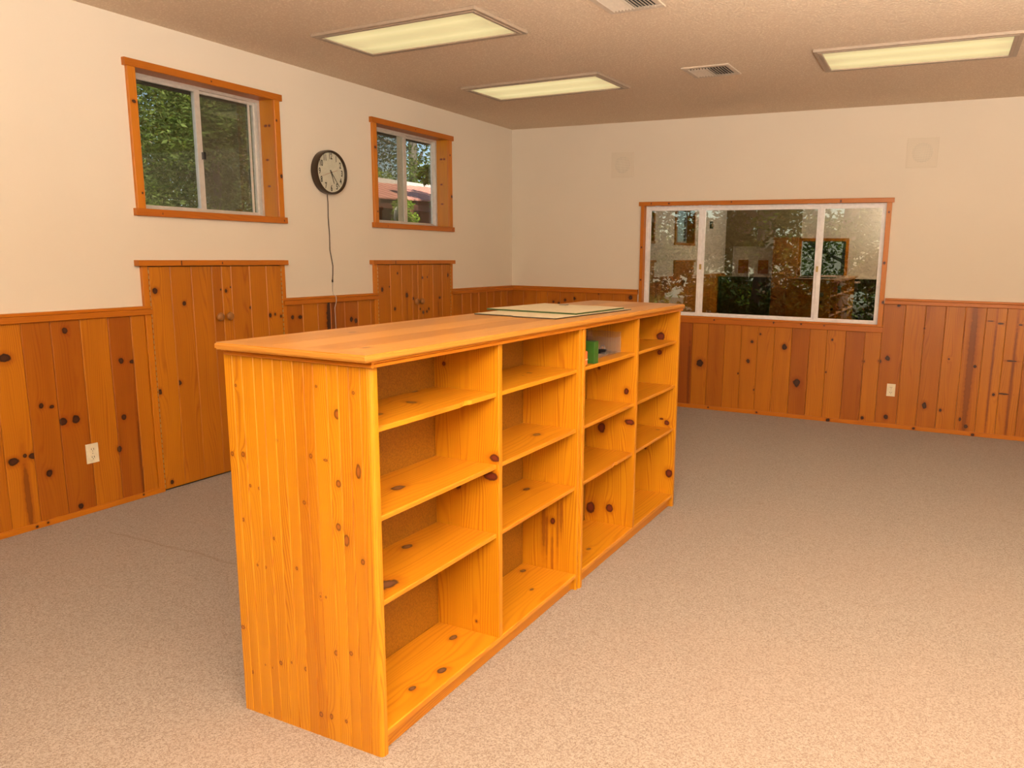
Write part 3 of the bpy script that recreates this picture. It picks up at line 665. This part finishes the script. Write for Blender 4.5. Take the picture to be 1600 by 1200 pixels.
# shelves
bays = [(-5.0105, -4.4465), (-4.4235, -3.8665), (-3.8235, -3.2665), (-3.2435, -2.6925)]
ks = {(0, 0): [(-4.554, 2.315, .012, 1), (-4.88, 2.45, .010, 1), (-4.70, 2.42, .02, .4)], (0, 1): [(-4.786, 2.433, .016, 1)], (0, 2): [(-4.669, 2.367, .014, 1), (-4.915, 2.490, .024, 1)],
      (0, 3): [(-4.514, 2.423, .011, 1), (-4.698, 2.509, .012, 1), (-4.819, 2.492, .009, 1)], (1, 0): [(-4.033, 2.437, .010, .6), (-4.10, 2.45, .006, .3)], (1, 1): [(-4.018, 2.46, .014, 1)],
      (1, 2): [(-3.981, 2.399, .012, 1)], (1, 3): [(-3.933, 2.356, .011, 1), (-4.069, 2.472, .006, 1)], (2, 2): [(-3.68, 2.43, .016, 1)], (2, 3): [(-3.72, 2.42, .022, 1), (-3.60, 2.49, .008, 1)],
      (3, 1): [(-3.13, 2.45, .012, 1)], (3, 2): [(-2.76, 2.49, .010, .5)]}
def shelf(i, j, y0, y1, z, label=None, notch=None):
    xf = BX1-.010; xb = 2.3155; th = .0145
    prof = [(xb, y0), (xb, y1), (xf, y1)]
    if notch: a, b, d = notch; prof += [(xf, b+.012), (xf-d*.8, b), (xf-d, (a+b)/2), (xf-d*.4, a), (xf, a-.02)]
    prof += [(xf, y0)]
    bm = bmesh.new(); lo = [bm.verts.new((x*S, y*S, (z-th)*S)) for x, y in prof]; hi = [bm.verts.new((x*S, y*S, z*S)) for x, y in prof]
    bm.faces.new(lo); tf = bm.faces.new(hi[::-1])
    for q in range(len(prof)): bm.faces.new((lo[q], hi[q], hi[(q+1) % len(prof)], lo[(q+1) % len(prof)]))
    es = [e for e in bm.edges if all(v.co.x > (xf-.05)*S for v in e.verts) and abs(e.verts[0].co.z-e.verts[1].co.z) < 1e-5]
    bmesh.ops.bevel(bm, geom=es, offset=.0022, segments=1, affect='EDGES')
    o = finish('shelf', bm, W_shelf, bc, 1); o['tone'] = [.15, .30, .42, .30][j] + .1*(i > 1)
    for n, k in enumerate(ks.get((i, j), [])): o['k%d' % n] = [k[1]*S, k[0]*S, k[2]*S, 1.5*k[3]]
for i, (a, b) in enumerate(bays):
    for j, z in enumerate((.883, .652, .424)):
        shelf(i, j, a, b, z, notch=(-4.625, -4.595, .012) if (i, j) == (0, 0) else (-3.475, -3.455, .010) if (i, j) == (2, 2) else None)
for i, (a, b) in enumerate([(-5.0105, -3.8665), (-3.8235, -2.6925)]):
    o = board('bottom_shelf', (2.3155, a, .047), (BX1-.002, b, .0665), W_shelf, bc, 1, .25, [(k[1], k[0], k[2], 1.5) for ii in (2*i, 2*i+1) for k in ks.get((ii, 3), [])], bev=.003)
    board('kickboard', (2.525, a, 0), (2.541, b, .0465), W_case, bc, 1, .55, bev=.002)
board('back_panel', (2.308, -5.0105, .02), (2.315, -2.6925, ZT), M_hard, bc, 2, .5, bev=.0003)
for i in range(17):
    a = BY0+.0085+i*.137; b = min(a+.1365, -2.692)
    if b > a+.01: board('rear_board', (BX0+.0005, a, 0), (BX0+.0095, b, ZT), W_case, bc, 2, None, bev=.0025)
# countertop: four boards, mitred edging, moulding
TX0, TX1, TY0, TY1 = 2.080, 2.590, -5.085, -2.700
e = .045; zt0, zt1 = 1.0545, 1.072
inner = [(TX0+e, TX0+.165), (TX0+.165, TX0+.285), (TX0+.285, TX0+.385), (TX0+.385, TX1-e)]
for i, (a, b) in enumerate(inner):
    board('top_board', (a+.0001, TY0+e, zt0), (b-.0001, TY1-e, zt1), W_top, bc, 1, [.70, .20, .75, .15][i], [[(2.197, -4.687, .008, 1.6)], [], [], [(2.485, -4.96, .007, 2)]][i], bev=.0006)
def edging(p, nm, tone, gr, ne=1):
    bm = bmesh.new(); lo = [bm.verts.new((x*S, y*S, zt0*S)) for x, y in p]; hi = [bm.verts.new((x*S, y*S, zt1*S)) for x, y in p]
    bm.faces.new(lo); bm.faces.new(hi[::-1])
    n = len(p)
    for q in range(n): bm.faces.new((lo[q], hi[q], hi[(q+1) % n], lo[(q+1) % n]))
    oe = [ed for ed in bm.edges if any({ed.verts[0], ed.verts[1]} == {r[q], r[q+1]} for r in (lo, hi) for q in range(ne))]
    bmesh.ops.bevel(bm, geom=oe, offset=.0045, segments=2, affect='EDGES')
    o = finish(nm, bm, W_top, bc, gr); o['tone'] = tone
oc_ = [(TX0, TY0), (TX1, TY0), (TX1, TY1), (TX0, TY1)]; ic = [(TX0+e, TY0+e), (TX1-e, TY0+e), (TX1-e, TY1-e), (TX0+e, TY1-e)]
cc = .012
edging([(TX0, TY0+cc), (TX0+cc, TY0), (TX1-.003, TY0), (TX1, TY0+.003), ic[1], ic[0]], 'edge_board', .5, 0, 3)
for q in (1, 2): edging([(TX1, TY0+.003) if q == 1 else oc_[q], oc_[(q+1) % 4], ic[(q+1) % 4], ic[q]], 'edge_board', [.5, .2, .4, .4][q], 0 if q in (0, 2) else 1)
edging([(TX0, TY1), (TX0, TY0+cc), ic[0], ic[3]], 'edge_board', .4, 1)
def moulding(z0_, z1_, out, nm, bv):
    a0, a1, b0, b1 = BX0+.016, BX1+out, BY0-out, BY1-.002; wd = out+.004
    board(nm, (a0, b0, z0_), (a1, BY0-.0002, z1_), W_trim, bc, 0, .1, bev=bv)
    board(nm, (BX1+.0065, BY0, z0_), (a1, b1, z1_), W_trim, bc, 1, .1, bev=bv)
moulding(1.0478, 1.0536, .020, 'moulding', .0022); moulding(1.0355, 1.0470, .012, 'moulding', .004)
board('top_rail', (BX0+.012, BY0+.024, 1.0365), (BX1-.001, BY1-.004, 1.0540), W_case, bc, 1, .6)

# ------------------------------------------------------------------ things on the bookcase
def sheet(name, poly, z0_, z1_, mat_t, mat_s, label, cat):
    bm = bmesh.new(); lo = [bm.verts.new((x*S, y*S, z0_*S)) for x, y in poly]; hi = [bm.verts.new((x*S, y*S, z1_*S)) for x, y in poly]
    bm.faces.new(lo); tf = bm.faces.new(hi[::-1]); n = len(poly)
    for q in range(n): bm.faces.new((lo[q], hi[q], hi[(q+1) % n], lo[(q+1) % n]))
    o = finish(name, bm, mat_t, None); o.data.materials.append(mat_s)
    for p in o.data.polygons:
        if abs(p.normal.z) < .5: p.material_index = 1
    return tagp(o, label, cat)
zc = 1.0722
sheet('card_sheet', [(2.112, -3.895), (2.285, -3.905), (2.31, -3.922), (2.37, -3.925), (2.488, -3.922), (2.528, -3.275), (2.10, -3.235)], zc, zc+.004, M_board, M_blackedge,
      'beige sheet with a black wavy front edge, lowest on the bookcase top', 'sheet')
sheet('card_sheet', [(2.048, -3.70), (2.478, -3.732), (2.500, -3.29), (2.080, -3.245)], zc+.0042, zc+.0105, M_board, M_greenedge,
      'beige board with dark green edges lying on top of the other sheet', 'sheet')
o = boxes('small_clip', [((2.20, -3.34, zc+.0107), (2.235, -3.30, zc+.0150))], M_metal, None, .003); tagp(o, 'tiny metal clip lying on the green-edged board', 'clip')
zs = .8832
# clear plastic organiser
cb = empty('plastic_box', (2.43, -3.47, zs)); tagp(cb, 'clear open plastic organiser box on the top shelf of the third bay', 'plastic box')
xa, xb_, ya, yb, hh = 2.345, 2.487, -3.655, -3.285, .088; th = .0016
boxes('tray_bottom', [((xa, ya, zs), (xb_, yb, zs+th))], M_clear, cb)
boxes('back_wall', [((xa, ya, zs+th), (xa+th, yb, zs+hh))], M_clear, cb)
boxes('end_wall', [((xa+th, yb-th, zs+th), (xb_, yb, zs+hh))], M_clear, cb); boxes('end_wall', [((xa+th, ya, zs+th), (xb_, ya+th, zs+hh))], M_clear, cb)
boxes('partition', [((xa+th, -3.352, zs+th), (xb_, -3.352+th, zs+hh*.8))], M_clear, cb)
bm = bmesh.new()
prof = [(ya+th, zs+th), (-3.40, zs+th), (-3.352, zs+.020), (-3.352, zs+.020+th), (-3.40, zs+.016), (ya+th, zs+.016)]
boxes('front_lip', [((xb_-th, ya+th, zs+th), (xb_, -3.40, zs+.018)), ((xb_-th, -3.352, zs+th), (xb_, yb-th, zs+hh*.8))], M_clear, cb); bm.free()
boxes('rim', [((xa-.002, ya, zs+hh), (xb_+.002, ya+.004, zs+hh+.003)), ((xa-.002, yb-.004, zs+hh), (xb_+.002, yb, zs+hh+.003)), ((xa-.002, ya+.004, zs+hh), (xa+.002, yb-.004, zs+hh+.003))], M_clear, cb)
bc2 = empty('binder_clip', (2.43, -3.395, zs+.002)); tagp(bc2, 'black binder clip inside the clear plastic box', 'clip')
bm = bmesh.new()
pr = [(-.014, 0), (.014, 0), (.004, .020), (-.004, .020)]
a_ = [bm.verts.new(((2.43)*S, (-3.395+y)*S, (zs+.0018+z)*S)) for y, z in pr]; b_ = [bm.verts.new((2.465*S, (-3.395+y)*S, (zs+.0018+z)*S)) for y, z in pr]
bm.faces.new(a_); bm.faces.new(b_[::-1])
for q in range(4): bm.faces.new((a_[q], b_[q], b_[(q+1) % 4], a_[(q+1) % 4]))
finish('clip_body', bm, M_black, bc2)
tube('wire_handle', [(2.437, -3.395, zs+.021), (2.439, -3.39, zs+.034), (2.447, -3.388, zs+.038), (2.455, -3.39, zs+.034), (2.458, -3.395, zs+.021)], .0011, M_metal, bc2)
g = empty('carton', (2.50, -3.66, zs)); tagp(g, 'dark green upright carton beside the clear box', 'carton')
boxes('carton_body', [((2.455, -3.700, zs), (2.545, -3.660, zs+.088))], M_green, g, .0015); boxes('carton_flap', [((2.456, -3.699, zs+.0882), (2.544, -3.661, zs+.0895))], M_greenedge, g)
g = empty('packet', (2.50, -3.76, zs)); tagp(g, 'small orange packet in front of the green carton', 'packet')
boxes('packet_body', [((2.45, -3.775, zs), (2.533, -3.735, zs+.055))], M_orange, g, .003); boxes('packet_band', [((2.4495, -3.7755, zs+.020), (2.5335, -3.7345, zs+.024))], M_board, g)

# ------------------------------------------------------------------ rear of the room (seen mirrored in the big window)
for a, b, c_, d_ in ((0.0, 1.34, 1.502, H-.001), (0.0, .146, .97, 1.5015)):
    boxes('painted_panel', [((a+.001, YR+.0005, c_), (b, YR+.010, d_))], M_darkpaint, wall_rear)
t = empty('window_5', ((RW[0]+RW[1])/2, YR, RW[2])); t['kind'] = 'structure'
for lo, hi, gr in (((RW[0]-.05, YR, RW[3]), (RW[1]+.05, YR+.02, RW[3]+.05), 0), ((RW[1], YR, RW[2]), (RW[1]+.05, YR+.02, RW[3]), 2), ((RW[0]-.05, YR, RW[2]), (RW[0], YR+.02, RW[3]), 2), ((RW[0]-.05, YR, RW[2]-.05), (RW[1]+.05, YR+.03, RW[2]), 0)):
    board('casing', lo, hi, W_trim, t, gr)
boxes('pane', [((RW[0], YR-.06, RW[2]), (RW[1], YR-.055, RW[3]))], M_glass, t)
hh_ = empty('serving_hatch', (.5, YR-.08, 1.0)); tagp(hh_, 'cream panel with two brown squares set in the rear wall, mirrored in the big window', 'hatch')
boxes('hatch_panel', [((RP[0]-.012, YR-.10, RP[2]-.012), (RP[1]+.012, YR-.07, RP[3]+.012))], M_wall, hh_)
for xq in (.24, .60): board('brown_square', (xq, YR-.0695, 1.02), (xq+.18, YR-.055, 1.26), W_wall, hh_, 2, .6)
d = empty('door_1', (1.08, YR+.16, 0)); d['kind'] = 'structure'
board('door_leaf', (.90, YR+.14, .012), (1.33, YR+.175, 1.66), W_door, d, 2, .3)
lathe('door_handle', [(.018, 0), (.018, .01), (.008, .012), (.008, .04), (.022, .05), (.022, .065), (0, .07)], (0, 1, 0), (.935, YR+.1752, .80), M_metal, d, 16)
k = empty('dark_cabinet', (.6, YR+.3, 0)); tagp(k, 'dark wooden low cabinet at the rear of the room, mirrored in the big window', 'cabinet')
board('cabinet_body', (.05, YR+.02, 0), (.86, YR+.45, .94), W_dark, k, 2); board('cabinet_top', (.03, YR+.02, .942), (.88, YR+.47, .965), W_dark, k, 0)
for i in range(2): board('cabinet_door', (.07+.39*i, YR+.451, .05), (.45+.39*i, YR+.47, .9), W_dark, k, 2)
k = empty('counter', (1.9, YR+.5, 0)); tagp(k, 'dark counter with pale top at the rear of the room, mirrored in the big window', 'counter')
board('counter_body', (1.38, YR+.02, 0), (2.35, YR+.6, .90), W_dark, k, 2); boxes('counter_top', [((1.36, YR+.018, .902), (2.38, YR+.62, .93))], M_lampframe, k)
th_ = empty('thermostat', (0, -6.57, 1.78)); tagp(th_, 'small dark thermostat on the side wall near the rear corner', 'thermostat')
boxes('case', [((.0005, -6.63, 1.78), (.03, -6.51, 1.90))], M_clockrim, th_, .003); boxes('dial', [((.0302, -6.60, 1.81), (.034, -6.54, 1.87))], M_hinge, th_, .002)

# ------------------------------------------------------------------ outside
struct(boxes('ground', [((-26, -14, -.45), (14, 24, -.35))], M_dirt))
struct(boxes('eave_and_shade_roof', [((-.85, YR-.8, H+.125), (XR+.8, 2.2, H+.20)), ((-.85, YR-.8, H-.02), (-.80, .9, H+.1245))], M_eave))  # side eave, plus an unseen deep overhang added to shade the big window's view
struct(boxes('exterior_footing', [((-T, YR-T, -.35), (XR+T, T, -.101))], M_eave))
def foliage_bm(bm, centre, rad, n, size, rng, elong=1.0):
    for _ in range(n):
        while True:
            p = Vector((rng.uniform(-1, 1), rng.uniform(-1, 1), rng.uniform(-1, 1)))
            if p.length < 1: break
        p = Vector((p.x*rad[0], p.y*rad[1], p.z*rad[2]))+Vector(centre)
        a = Vector((rng.gauss(0, 1), rng.gauss(0, 1), rng.gauss(0, .6))).normalized(); b = a.orthogonal().normalized()
        b = (Matrix.Rotation(rng.uniform(0, 6.28), 3, a) @ b); s = size*rng.uniform(.6, 1.3)
        c = a.cross(b)*.12*s
        vs = [bm.verts.new(p+q) for q in (-a*s*elong, b*s*.42+c, a*s*elong, -b*s*.42+c)]
        bm.faces.new(vs)
def tree(loc, height, crown, nblob, nleaf, size, mleaf, mbark, label, seed, trunk=.12, name='broadleaf_tree', elong=1.0, lowest=.2):
    rng = random.Random(seed); t = empty(name, loc); tagp(t, label, 'tree', 'trees outside the windows')
    L0 = Vector(loc)*S; bm = bmesh.new()
    for _ in range(nblob):
        hfrac = rng.uniform(lowest, 1); rr = crown*(1.1-.55*hfrac)
        a = rng.uniform(0, 6.28); d = rr*math.sqrt(rng.random())
        c = L0+Vector((d*math.cos(a), d*math.sin(a), height*hfrac))
        k = rng.uniform(.28, .55)*crown*.8
        foliage_bm(bm, c, (k, k, k*.65), nleaf, size, rng, elong)
    me = bpy.data.meshes.new('foliage'); bm.transform(Matrix.Translation(-L0)); bm.to_mesh(me); bm.free()
    f = link('foliage', me, t, mleaf); f['kind'] = 'stuff'
    P = [tuple((L0+Vector((rng.uniform(-.1, .1), rng.uniform(-.1, .1), height*q)))/S) for q in (-.02, .25, .5, .75, .95)]
    tube('trunk', P, trunk, mbark, t, 8)
    for _ in range(4 if trunk > .08 else 0):
        a = rng.uniform(0, 6.28); z = height*rng.uniform(.25, .7)
        tube('branch', [tuple((L0+Vector((0, 0, z)))/S), tuple((L0+Vector((crown*.4*math.cos(a), crown*.4*math.sin(a), z+.4)))/S), tuple((L0+Vector((crown*.8*math.cos(a), crown*.8*math.sin(a), z+1.1)))/S)], trunk*.35, mbark, t, 6)
    return t
G = -.35
tree((-7.2, 1.2, G), 6.4, 2.3, 46, 420, .055, M_leafA, M_bark, 'dark oak filling the left half of the nearer side window', 1, .07, lowest=.22)
tree((-8.7, 3.9, G), 6.6, 1.8, 46, 420, .055, M_leafA, M_bark, 'dark oak in the right half of the nearer side window', 2, .07, lowest=.4)
tree((-11.6, 4.6, G), 3.9, 1.3, 20, 260, .05, M_leafB, M_bark2, 'bright green sapling between the two dark oaks', 4, .04, lowest=.2)
tree((-14.5, 9.0, G), 9.5, 3.4, 70, 420, .075, M_leafA, M_bark, 'tall dark tree left behind the red shed', 6, .16, lowest=.1)
tree((-18., 1.0, G), 9.5, 3.6, 60, 400, .075, M_leafA, M_bark, 'tall dark tree farthest to the left outside', 7, .16, lowest=.1)
tree((-14.5, 17.5, G), 9.0, 4.0, 80, 420, .075, M_leafA, M_bark, 'tall dark tree right behind the red shed', 8, .16, lowest=.1)
tree((-12., 12.2, G), 4.9, .9, 14, 260, .05, M_leafB, M_bark2, 'bright young tree just behind the shed roof', 5, .04, lowest=.5)
tree((-6.4, 7.7, G), 6.3, 1.1, 12, 170, .09, M_leafA, M_bark, 'high-crowned oak whose leaves dapple the shed roof', 12, .05, lowest=.76)
tree((-5.6, 5.3, G), 3.1, .7, 14, 260, .045, M_leafB, M_bark2, 'small leafy bush in front of the red shed', 9, .03, lowest=.3)
tree((1.7, -11.2, G), 6, 2.0, 30, 260, .07, M_leafC, M_bark, 'dark conifer behind the rear window', 10, .12, name='conifer_tree', lowest=.05)
# trees beyond the big window
for i, (x, y, h_, cr, ml) in enumerate([(-.9, 4.2, 6, 1.5, M_leafC), (1.5, 4.0, 6.4, 1.4, M_leafC), (3.9, 4.2, 6, 1.4, M_leafC), (-2.6, 7.4, 7, 2.0, M_leafA), (2.2, 7.0, 7, 2.0, M_leafA)]):
    tree((x, y, G), h_, cr, 46, 420, .055, ml, M_bark, ['dense dark conifer left beyond the big window', 'dense dark conifer in the middle beyond the big window', 'dense dark conifer right beyond the big window',
         'tall oak far left beyond the big window', 'tall oak behind the conifers of the big window'][i], 20+i, .12, 'conifer_tree' if ml is M_leafC else 'broadleaf_tree', 1.2, .05)
def dup(src, loc, rz, sc_, label):
    r = src.copy(); C.objects.link(r); r.location = Vector(loc)*S; r.rotation_euler.z = rz; r.scale = (sc_,)*3; r['label'] = label
    for ch in list(src.children):
        c = ch.copy(); C.objects.link(c); c.parent = r
    return r
oak = bpy.data.objects['broadleaf_tree']; con = bpy.data.objects['conifer_tree.001']
for q, (x, y, k, lb) in enumerate([(-5.2, 7.9, 1.15, 'conifer at the far left of the view through the big window'), (-.4, 10.4, 1.35, 'conifer standing well behind the oaks, left of centre'),
      (4.8, 10.0, 1.3, 'conifer standing well behind the oaks, right of centre'), (6.6, 5.4, 1.0, 'conifer right of the house corner outside'), (2.6, 15.5, 1.5, 'tallest conifer, farthest beyond the big window')]):
    dup(con, (x, y, G), q*1.3, k, lb)
dup(oak, (-22.5, 15.5, G), 1.0, 1.5, 'tall dark oak far behind the middle of the red shed')
bush = tree((-11.4, .2, G), 2.7, 1.5, 34, 300, .05, M_leafB, M_bark2, 'bright green bush low behind the first dark oak', 31, .03, 'leafy_bush', lowest=.05)
for q, (x, y, k, lb) in enumerate([(-12.4, 7.6, .8, 'bright green bush low behind the second dark oak'), (-6.1, 9.6, .78, 'bright green bush before the posts of the red shed'), (-10.2, -3.6, 1.2, 'bright green bush at the far left outside')]):
    dup(bush, (x, y, G), q*2.1, k, lb)
# red roofed shed
sx0, sx1, sy0, sy1 = -10.4, -7.2, 5.0, 14.0
sh = empty('garden_shed', (-8.8, 9.5, G)); tagp(sh, 'red-roofed open shed among the trees outside the farther side window', 'shed')
rise = .22
bm = bmesh.new(); nrib = 30
for i in range(nrib):
    y = sy0+(sy1-sy0)*i/nrib; y2 = y+(sy1-sy0)/nrib*.93
    zl, zh = 2.39+.028*(y-5), 2.86+.028*(y-5)
    for (xa_, za_, xb2, zb2) in ((-7.0, zl, -8.8, zh),):
        vs = [bm.verts.new(Vector(p)*S) for p in ((xa_, y, za_), (xa_, y2, za_), (xb2, y2, zb2), (xb2, y, zb2), (xa_, y, za_-.03), (xa_, y2, za_-.03), (xb2, y2, zb2-.03), (xb2, y, zb2-.03))]
        for f in ((0, 1, 2, 3), (7, 6, 5, 4), (0, 4, 5, 1), (1, 5, 6, 2), (2, 6, 7, 3), (3, 7, 4, 0)): bm.faces.new([vs[q] for q in f])
finish('roof_panels', bm, M_roof, sh, 0)
boxes('ridge_cap', [((-8.95, sy0, 2.92), (-8.75, sy1, 3.06))], M_whiteroof, sh)
boxes('rear_wall', [((-8.9, sy0+.1, G), (-8.8, sy1-.1, 2.8))], M_redwood, sh)
boxes('eave_beam', [((-7.15, sy0, 2.22), (-7.05, sy1, 2.35))], M_redwood, sh)
for i in range(8): boxes('post', [((-7.16, sy0+.1+i*1.25, G), (-7.04, sy0+.22+i*1.25, 2.22))], M_redwood, sh)
